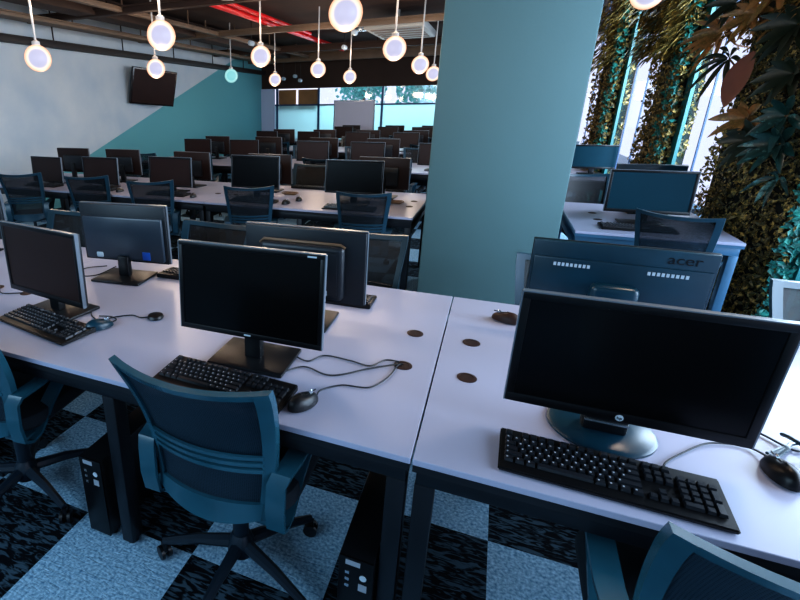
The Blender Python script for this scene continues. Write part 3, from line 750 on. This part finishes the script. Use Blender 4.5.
# ------------------------------------------------------------------ keyboards and mice
def make_keyboard(L=.445, W=.15, full=True):
    r = empty('keyboard'); tag(r, None, 'keyboard', 'black keyboards')
    # origin: front-left corner; wedge body
    b = MB(); bm = b.bm
    v = [bm.verts.new(p) for p in [(0, 0, 0), (L, 0, 0), (L, W, 0), (0, W, 0), (0, 0, .010), (L, 0, .010), (L, W, .022), (0, W, .022)]]
    for f in [(0, 3, 2, 1), (4, 5, 6, 7), (0, 1, 5, 4), (1, 2, 6, 5), (2, 3, 7, 6), (3, 0, 4, 7)]: bm.faces.new([v[i] for i in f])
    bmesh.ops.bevel(bm, geom=bm.edges[:], offset=.003, segments=2, affect='EDGES')
    b.build('case', M['kbase'], r)
    p = .0187; x0 = .012; yb = W - .026
    def keyz(y): return .010 + .012 * y / W
    def key(mb, x, y, w=1.0, d=1.0):
        kw = p * w - .0035; kd = p * d - .0035; z = keyz(y + kd / 2)
        bm = mb.bm; t = .0018
        A = [bm.verts.new(q) for q in [(x, y, z), (x + kw, y, z), (x + kw, y + kd, z + .001), (x, y + kd, z + .001)]]
        B = [bm.verts.new(q) for q in [(x + t, y + t, z + .0075), (x + kw - t, y + t, z + .0075), (x + kw - t, y + kd - t, z + .0085), (x + t, y + kd - t, z + .0085)]]
        bm.faces.new(B)
        for i in range(4): j = (i + 1) % 4; bm.faces.new((A[i], A[j], B[j], B[i]))
        if w < 3 and x < x0 + 15.1 * p and y < yb - .001:
            a_, b_ = x + .004, y + kd - .0095; q = (lg2 if mb is npd else lg).bm
            q.faces.new([q.verts.new(c) for c in [(a_, b_, z + .0086), (a_ + .0036, b_, z + .0086), (a_ + .0036, b_ + .0042, z + .0089), (a_, b_ + .0042, z + .0089)]])
    rows = MB(); npd = MB(); lg = MB(); lg2 = MB()
    for i in [0, 2, 3, 4, 5, 6.5, 7.5, 8.5, 9.5, 11, 12, 13, 14]: key(rows, x0 + i * p, yb)
    lay = [[1] * 13 + [2], [1.5] + [1] * 12 + [1.5], [1.75] + [1] * 11 + [2.25], [2.25] + [1] * 10 + [2.75], [1.25, 1.25, 1.25, 6.25, 1.25, 1.25, 1.25, 1.25]]
    for j, rw in enumerate(lay):
        x = x0; y = yb - .023 - j * p
        for w in rw: key(rows, x, y, w); x += p * w
    xn = x0 + 15.35 * p
    for i in range(3):
        key(rows, xn + i * p, yb); key(rows, xn + i * p, yb - .023); key(rows, xn + i * p, yb - .023 - p); key(rows, xn + i * p, yb - .023 - 4 * p)
    key(rows, xn + p, yb - .023 - 3 * p)
    xp = x0 + 18.6 * p
    for j in range(5):
        for i in range(4):
            if j == 4 and i == 1: continue
            if i == 3 and j in (2, 4): continue
            key(npd, xp + i * p, yb - .023 - j * p - (p if i == 3 and j in (1, 3) else 0), 2 if (j == 4 and i == 0) else 1, 2 if (i == 3 and j in (1, 3)) else 1)
    rows.build('letter_keys', M['key'], r, smooth=False); lg.build('key_legends', M['legend'], r, smooth=False)
    lg2.build('number_legends', M['legend'], npd.build('number_pad', M['key'], r, smooth=False), smooth=False)
    return r
kp = make_keyboard()
place(kp, (.192, .040, DZ), -.032, 'black full-size keyboard in front of the largest monitor, at the desk edge')
place(kp, (-.817, .042, DZ), -.044, 'black keyboard behind the backrest of the middle chair')
place(kp, (-1.70, .178, DZ), -.16, 'black keyboard in front of the front-row left monitor')
place(kp, (-.315, 1.03, DZ), PI + .02, 'dark keyboard at the rear desk edge, its end showing past the raised-housing monitor')
place(kp, (-.98, 1.05, DZ), PI + .05, 'dark keyboard lying at the rear desk edge behind the silver-rimmed monitor')
place(kp, (-1.20, 2.87, DZ), .03, 'dark keyboard under the second-row screen next to the pillar')
place(kp, (-2.12, 2.92, DZ), -.05, 'dark keyboard under the fourth second-row screen')
place(kp, (-3.08, 2.92, DZ), .03, 'dark keyboard under the third second-row screen')
place(kp, (-4.0, 2.92, DZ), .03, 'dark keyboard under the second second-row screen')
place(kp, (-4.78, 2.92, DZ), .03, 'dark keyboard under the leftmost second-row screen')
place(kp, (.83, 2.90, DZ), .03, 'blue-lit keyboard on the short desk right of the pillar')
place(kp, (-1.42, 3.98, DZ), PI, 'dark keyboard at the rear edge of the second-row desk by the pillar')

def make_mouse(m='plas'):
    r = empty('computer_mouse'); tag(r, None, 'mouse', 'computer mice')
    b = MB(); bm = b.bm; K = 12; n = 20; rings = []
    for i in range(K + 1):
        t = i / K; a = t * PI / 2
        rings.append([bm.verts.new((.031 * math.cos(a) ** .7 * math.cos(q) * (1 - .12 * max(0, math.sin(q))), .056 * math.cos(a) ** .6 * math.sin(q), .003 + .034 * math.sin(a) * (1 - .15 * math.sin(q)))) for q in [2 * PI * k / n for k in range(n)]])
    for A, B in zip(rings, rings[1:]):
        for i in range(n): j = (i + 1) % n; bm.faces.new((A[i], A[j], B[j], B[i]))
    bm.faces.new(rings[0][::-1]); bmesh.ops.remove_doubles(bm, verts=bm.verts, dist=1e-5)
    b.build('body', M[m], r)
    MB().lathe([(.006, -.003), (.009, 0), (.006, .003)], c=(0, .030, .031), n=16, axis='X').build('scroll_wheel', M['silver'], r)
    MB().box(-.0006, .0006, .01, .05, .030, .0345).build('button_seam', M['logo_d'], r)
    return r
def cable(parent, pts, rr=.0026, name='cable', m='cable'):
    loc = parent.location; rz = parent.rotation_euler.z
    Mi = (Matrix.Translation(loc) @ Matrix.Rotation(rz, 4, 'Z')).inverted()
    return MB().tube([Mi @ p for p in catmull(pts, 8)], rr, 6).build(name, M[cable_m] if False else M[m], parent)
z = DZ + .004
def P(x, y, h=0): return Vector((x, y, z + h))
m1 = make_mouse(); place(m1, (-.325, .108, DZ), -.45, 'black mouse right of the keyboard behind the middle chair')
m2 = make_mouse('bezel'); place(m2, (.790, .275, DZ), .12, 'black mouse at the right edge of the desk beside the long keyboard')
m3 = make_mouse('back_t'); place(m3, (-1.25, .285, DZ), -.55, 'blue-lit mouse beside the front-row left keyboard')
m4 = make_mouse('gromr'); place(m4, (.215, .975, DZ), 1.2, 'reddish-brown mouse at the rear desk edge left of the acer monitor')
cable(m1, [P(-.30, .155, .008), P(-.30, .20), P(-.25, .25), P(-.17, .27), P(-.13, .35), P(-.115, .44), P(-.10, .455, .001)])
cable(m2, [P(.785, .33, .008), P(.76, .37), P(.68, .35), P(.60, .27), P(.56, .22), P(.55, .19)])
cable(m3, [P(-1.225, .335, .008), P(-1.24, .37), P(-1.28, .385), P(-1.33, .37)])
# free cables running over the desk
def free_cable(name, pts, label, rr=.0028, cat='cable'):
    return tag(MB().tube(catmull(pts, 8), rr, 6).build(name, M['cable']), label, cat, 'black cables lying on the desks')
free_cable('power_cable', [P(-.52, .33), P(-.47, .37), P(-.40, .35), P(-.36, .41), P(-.27, .41), P(-.20, .40), P(-.16, .46), P(-.115, .465, .001)], 'upper black cable running from the silver-rimmed monitor to the desk grommet')
free_cable('keyboard_cable', [P(-.52, .205), P(-.46, .24), P(-.40, .31), P(-.32, .29), P(-.27, .31), P(-.20, .38), P(-.115, .448, .001)], 'middle black cable running from the keyboard to the desk grommet')
o = free_cable('mouse_cable', [P(-1.42, .42), P(-1.36, .36), P(-1.30, .34), P(-1.26, .39), P(-1.21, .43), P(-1.16, .425), P(-1.12, .45)], 'black cable from behind the front-row left monitor to the small puck')
o = tag(MB().lathe([(.03, 0), (.034, .006), (.03, .014), (.012, .018), (.001, .0185)], c=(-1.105, .452, DZ + .0005), n=24).build('cable_puck', M['plas']), 'small round black puck where the cable ends between the two monitors', 'cable hub')
free_cable('power_cable', [P(-1.78, .92), P(-1.86, .84), P(-1.80, .74), P(-1.72, .78), P(-1.66, .86, .03)], 'black cable hanging behind the monitor with the blue sticker')
free_cable('power_cable', [P(-2.05, .47), P(-1.95, .40), P(-1.86, .44)], 'short black cable between the grommets at the left edge')
free_cable('power_cable', [P(.72, .42), P(.80, .46), P(.86, .40), P(.90, .42)], 'black cable disappearing behind the right side of the largest monitor')
# bundled cable with tie near right mouse
b = MB()
for k in range(3): b.tube(catmull([(.80 - k * .006, .335 + k * .004, DZ + .006 + k * .004), (.84, .38 + k * .006, DZ + .012), (.87 + k * .006, .43, DZ + .008), (.91, .42 - k * .008, DZ + .02)], 6), .004, 6)
b.tube(catmull([(.85, .44, DZ + .02), (.86, .40, DZ + .03), (.90, .37, DZ + .012), (.94, .36, DZ + .01)], 6), .005, 6)
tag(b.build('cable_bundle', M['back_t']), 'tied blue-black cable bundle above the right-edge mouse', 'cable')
for x, y, l in [(-1.52, 3.17, 'small dark mouse beside the second-row keyboard by the pillar'), (-2.52 + .95, 2.98, 'small dark mouse right of the fourth second-row keyboard'), (-2.55, 2.98, 'small dark mouse right of the third second-row keyboard'), (-3.45, 2.98, 'small dark mouse right of the second second-row keyboard')]:
    place(m4 if False else make_mouse(), (x, y, DZ), random.uniform(-.3, .3), l, 'computer mice')
for x, y, l in [(-.68, 3.35, 'coiled pale-brown cable on the second-row desk beside the pillar'), (-1.72, 3.45, 'coiled brown cable left of the second-row screen next to the pillar')]:
    b = MB()
    for k in range(3): b.tube([(x + (.06 + .012 * k) * math.cos(a), y + (.045 + .01 * k) * math.sin(a * 1.0), DZ + .006 + .006 * k + .002 * math.sin(3 * a)) for a in frange(0, 2 * PI * .97, 24)], .004, 6)
    tag(b.build('coiled_cable', M['gold']), l, 'cable')

# ------------------------------------------------------------------ chairs
M['chairf'] = mat('chair_frame_shaded', rgb(26, 58, 74), 0.32, var=0.2, spec=.5, scale=5)  # same frame with less light painted in, for the other chairs
M['meshd'] = M['mesh'].copy(); M['meshd'].name = 'chair_mesh_shaded'
M['meshd'].node_tree.nodes['Principled BSDF'].inputs['Base Color'].default_value = rgb(10, 20, 28)  # same mesh, shade put into a darker colour
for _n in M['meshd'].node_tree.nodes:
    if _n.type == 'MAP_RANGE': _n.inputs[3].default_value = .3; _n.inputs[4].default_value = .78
def make_chair(fm='chairp', msh='mesh'):
    """mesh-backed task chair, sitter faces +Y, origin on the floor under the gas lift"""
    r = empty('office_chair'); tag(r, None, 'chair', 'mesh-backed office chairs')
    zb, zt = .435, .932
    def S(u, v):
        hw = lerp(.182, .232, min(1, v * 1.1))
        x = u * hw
        zz = zb + (zt - zb) * v + .012 * (1 - u * u) * (v < .12) * -1 - .018 * (u * u) * (v < .1) * -1 - .016 * (1 - u * u) * v ** 3
        y = -.205 - .10 * v ** 1.6 + .028 * math.sin(PI * v) + .045 * u * u
        return (x, y, zz)
    U = lambda a, b, n: frange(a, b, n)
    MB().grid(S, U(-.9, .9, 14), U(.08, .97, 12), .006).build('backrest', M[msh], r)
    f = MB()
    f.grid(S, U(-1, -.87, 3), U(0, 1, 16), .026); f.grid(S, U(.84, 1, 3), U(0, 1, 16), .026)
    f.grid(S, U(-.9, .9, 14), U(.955, 1.0, 2), .024); f.grid(S, U(-.9, .9, 14), U(0, .13, 3), .030)
    f.build('back_frame', M[fm], r)
    l = MB()
    for v in (.36, .41, .46):
        l.grid(lambda u, v: (S(u, v)[0], S(u, v)[1] - .012, S(u, v)[2]), U(-.86, .86, 12), U(v, v + .028, 1), .010)
    l.build('lumbar_support', M[fm], r)
    # seat cushion
    s = MB(); bm = s.bm; rings = []
    prof = [(.80, .43), (.94, .437), (1.0, .455), (1.0, .475), (.95, .493), (.8, .502), (.4, .500), (.01, .498)]
    for q, zz in prof:
        ring = []
        for k in range(32):
            a = 2 * PI * k / 32; c, d = math.cos(a), math.sin(a); e = .38
            x = .24 * q * abs(c) ** e * (1 if c > 0 else -1); y = .055 + .22 * q * abs(d) ** e * (1 if d > 0 else -1)
            ring.append(bm.verts.new((x, y, zz - (.03 * max(0, (y - .15) / .1) if y > .15 else 0))))
        rings.append(ring)
    for A, B in zip(rings, rings[1:]):
        for i in range(32): j = (i + 1) % 32; bm.faces.new((A[i], A[j], B[j], B[i]))
    bm.faces.new(rings[0][::-1]); bm.faces.new(rings[-1])
    s.build('seat', M['seat'], r)
    for sd in (-1, 1):
        X = sd * .212
        loop = [(X, -.185, .585), (X + sd * .01, -.17, .612), (X + sd * .02, -.10, .618), (X + sd * .02, .04, .622), (X + sd * .018, .09, .614),
                (X + sd * .01, .07, .59), (X, -.03, .50), (X - sd * .004, -.10, .42), (X - sd * .004, -.145, .41), (X - sd * .003, -.18, .43), (X - sd * .002, -.19, .50)]
        a = MB().ribbon(loop, (.056, 0, 0), .012, closed=True)
        a.box(min(X, X - sd * .10), max(X, X - sd * .10), -.16, -.10, .405, .425, bev=.004)
        a.build('armrest', M[fm], r)
    MB().lathe([(.028, .16), (.028, .30), (.018, .302), (.018, .40), (.05, .402), (.05, .43)], n=20).box(-.12, .12, -.14, .12, .405, .43, bev=.006).build('gas_lift', M['chaird'], r)
    hub = MB().lathe([(.045, .075), (.05, .085), (.045, .13), (.03, .16)], n=20).build('base_hub', M['chaird'], r)
    for k in range(5):
        a = 2 * PI * k / 5 + .89; c, d = math.cos(a), math.sin(a)
        lg = MB().tube([(.03 * c, .03 * d, .115), (.16 * c, .16 * d, .105), (.29 * c, .29 * d, .075)], .018, 8, rr=[.024, .019, .014]).build('base_leg', M['chaird'], r)
        cs = MB(); ct = Vector((.29 * c, .29 * d, 0)); 
        for off in (-.014, .014):
            cs.lathe([(.012, -.007), (.026, -.006), (.026, .006), (.012, .007)], n=16, axis='X', c=(off, 0, .027))
        cs.box(-.008, .008, -.012, .012, .03, .07)
        cs.xf(Matrix.Translation(ct) @ Matrix.Rotation(a + .8, 4, 'Z')); cs.build('caster', M['plas'], lg)
    return r
cp = make_chair()
place(cp, (-.552, .115, 0), .02, 'dark blue mesh office chair in the front centre, pushed up to the front desk')
place(cp, (.655, .015, 0), -.02, 'mesh office chair cut off at the bottom right corner of the photo')
place(cp, (-1.57, .08, 0), .12, 'mesh office chair at the bottom left edge of the photo')
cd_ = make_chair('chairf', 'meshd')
# rear side of the front row, facing the camera
for x, y, rz, l in [(-2.33, 1.05, PI + .05, 'office chair behind the far left monitor of the front row, its back showing'),
                    (-1.34, 1.10, PI - .05, 'office chair between the sticker monitor and the silver-rimmed monitor'),
                    (-.48, 1.19, PI + .05, 'dark office chair behind the front row immediately left of the pillar'),
                    (.47, 1.08, PI, 'office chair in front of the pillar, mostly hidden by the acer monitor'),
                    (1.335, 1.05, PI, 'office chair at the right edge of the photo beyond the front desk')]:
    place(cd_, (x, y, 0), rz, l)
# second row, seen from behind
for x, y, rz, l in [(-4.47, 2.72, .6, 'second-row office chair nearest the pale left wall'), (-3.64, 2.82, .5, 'second-row office chair second from the left wall'),
                    (-2.84, 2.77, .5, 'second-row office chair behind the sticker monitor'), (-1.83, 2.80, .4, 'second-row office chair in front of the fourth screen'),
                    (-.83, 2.85, .2, 'second-row office chair in front of the screen next to the pillar'), (1.22, 2.74, -.42, 'blue-lit office chair at the short desk right of the pillar')]:
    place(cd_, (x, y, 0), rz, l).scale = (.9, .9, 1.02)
for r, (y, w) in enumerate([(3.98, 'second'), (6.78, 'third'), (9.58, 'fourth')]):
    for i, x in enumerate([-4.6, -3.6, -2.80, -1.84, -.92] if r == 0 else [-4.84, -3.87, -2.92, -1.97, -1.02]):
        random.seed(r * 31 + i)
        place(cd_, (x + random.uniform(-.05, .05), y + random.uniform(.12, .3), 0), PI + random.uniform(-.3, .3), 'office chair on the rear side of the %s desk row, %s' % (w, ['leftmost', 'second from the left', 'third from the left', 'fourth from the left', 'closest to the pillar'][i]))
for r, (y, w) in enumerate([(5.6, 'third'), (8.4, 'fourth'), (11.1, 'fifth')]):
    for i, x in enumerate([-4.84, -3.87, -2.92, -1.97, -1.02]):
        if r == 2 and i == 0: continue
        random.seed(r * 37 + i)
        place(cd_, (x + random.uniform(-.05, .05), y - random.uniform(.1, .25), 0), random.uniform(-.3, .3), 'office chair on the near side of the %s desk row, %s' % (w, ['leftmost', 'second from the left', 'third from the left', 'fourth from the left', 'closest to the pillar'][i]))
place(cd_, (.95, 4.3, 0), PI + .2, 'office chair behind the short desk, between pillar and second planted pier')

# ------------------------------------------------------------------ computer towers
def make_tower():
    r = empty('computer_tower'); tag(r, None, 'computer', 'computer towers under the desks')
    MB().box(-.05, .05, 0, .40, .015, .36, bev=.004).build('case', M['plas'], r)
    MB().box(-.05, .05, -.008, 0, .015, .36, bev=.002).build('front_panel', M['bezel'], r)
    MB().lathe([(.010, 0), (.010, .002)], c=(.022, -.010, .30), n=20, axis='Y').build('power_button', M['logo'], r)
    MB().box(.010, .034, -.010, -.008, .25, .275).build('label', M['white_p'], r)
    p = MB()
    for k in range(3): p.box(-.03, -.018, -.0095, -.008, .30 - k * .025, .31 - k * .025)
    p.build('ports', M['silver'], r)
    MB().box(-.03, .012, -.0092, -.008, .335, .352).build('badge', M['white_p'], r)
    f = MB()
    for x in (-.035, .035):
        for y in (.03, .36): f.lathe([(.012, 0), (.012, .015)], c=(x, y, 0), n=10)
    f.build('rubber_feet', M['plas'], r)
    return r
tp = make_tower()
place(tp, (-.118, .0, 0), 0, 'black computer tower on the floor beside the centre seam legs')
place(tp, (-1.115, .02, 0), 0, 'black computer tower on the floor left of the middle chair')
place(tp, (-2.10, .02, 0), 0, 'black computer tower under the far left desk')
for x, y, l in [(-2.60, 3.05, 'black computer tower under the second-row desk, left of the fourth chair'), (-1.5, 3.05, 'black computer tower under the second-row desk near the pillar'), (-3.5, 3.05, 'black computer tower under the second-row desk near the left wall'),
                (.76, 3.1, 'black computer tower under the short desk right of the pillar')]:
    place(tp, (x, y, 0), 0, l)

# ------------------------------------------------------------------ lights and world
W = D.worlds.new('sky'); bpy.context.scene.world = W; W.use_nodes = True
bg = W.node_tree.nodes['Background']; bg.inputs['Color'].default_value = rgb(214, 216, 238); bg.inputs['Strength'].default_value = 1.15
def area(name, loc, target, size, sizey, power, col):
    l = D.lights.new(name, 'AREA'); l.shape = 'RECTANGLE'; l.size = size; l.size_y = sizey; l.energy = power; l.color = col
    o = D.objects.new(name, l); COL.objects.link(o); o.location = loc
    o.rotation_euler = (Vector(target) - Vector(loc)).to_track_quat('-Z', 'Y').to_euler(); return o
area('window_daylight', (3.6, 1.3, 2.1), (-1.5, .8, .5), 4.5, 2.6, 400, (.66, .84, 1.0))
area('window_daylight', (2.9, 5.5, 2.2), (-3.5, 6.0, .8), 5, 2.4, 520, (.74, .88, 1.0))
area('back_fill', (-2.2, -3.0, 2.2), (-1.0, 1.5, .6), 4, 1.6, 120, (.5, .76, 1.0))  # unseen fill added behind the camera; the back wall is solid
area('far_window_daylight', (-2.5, 14.2, 2.0), (-2.5, 9, .9), 5, 1.6, 130, (.8, .95, 1.0))
for x, y in [(-1.05, 2.9), (-2.77, 2.95), (-4.2, 2.9), (-1.06, 4.85), (-2.75, 5.0), (-4.37, 5.0), (-1.1, 7.0), (-2.75, 7.2), (-2.66, 8.8), (-4.3, 8.9), (-.9, .9), (-2.8, .9), (.9, .9)]:  # no globe is modelled at the last three spots
    for zz, en in ((1.95, 11), (2.5, 5)):
        l = D.lights.new('globe_light', 'POINT'); l.energy = en; l.color = (1.0, .76, .56); l.shadow_soft_size = .1
        o = D.objects.new('globe_light', l); COL.objects.link(o); o.location = (x, y, zz)

sc = bpy.context.scene
sc.view_settings.view_transform = 'Standard'
sc.view_settings.look = 'Medium High Contrast'
sc.view_settings.exposure = 0.28
sc.cycles.use_denoising = True
sc.cycles.max_bounces = 7; sc.cycles.transparent_max_bounces = 12
sc.cycles.sample_clamp_indirect = 4
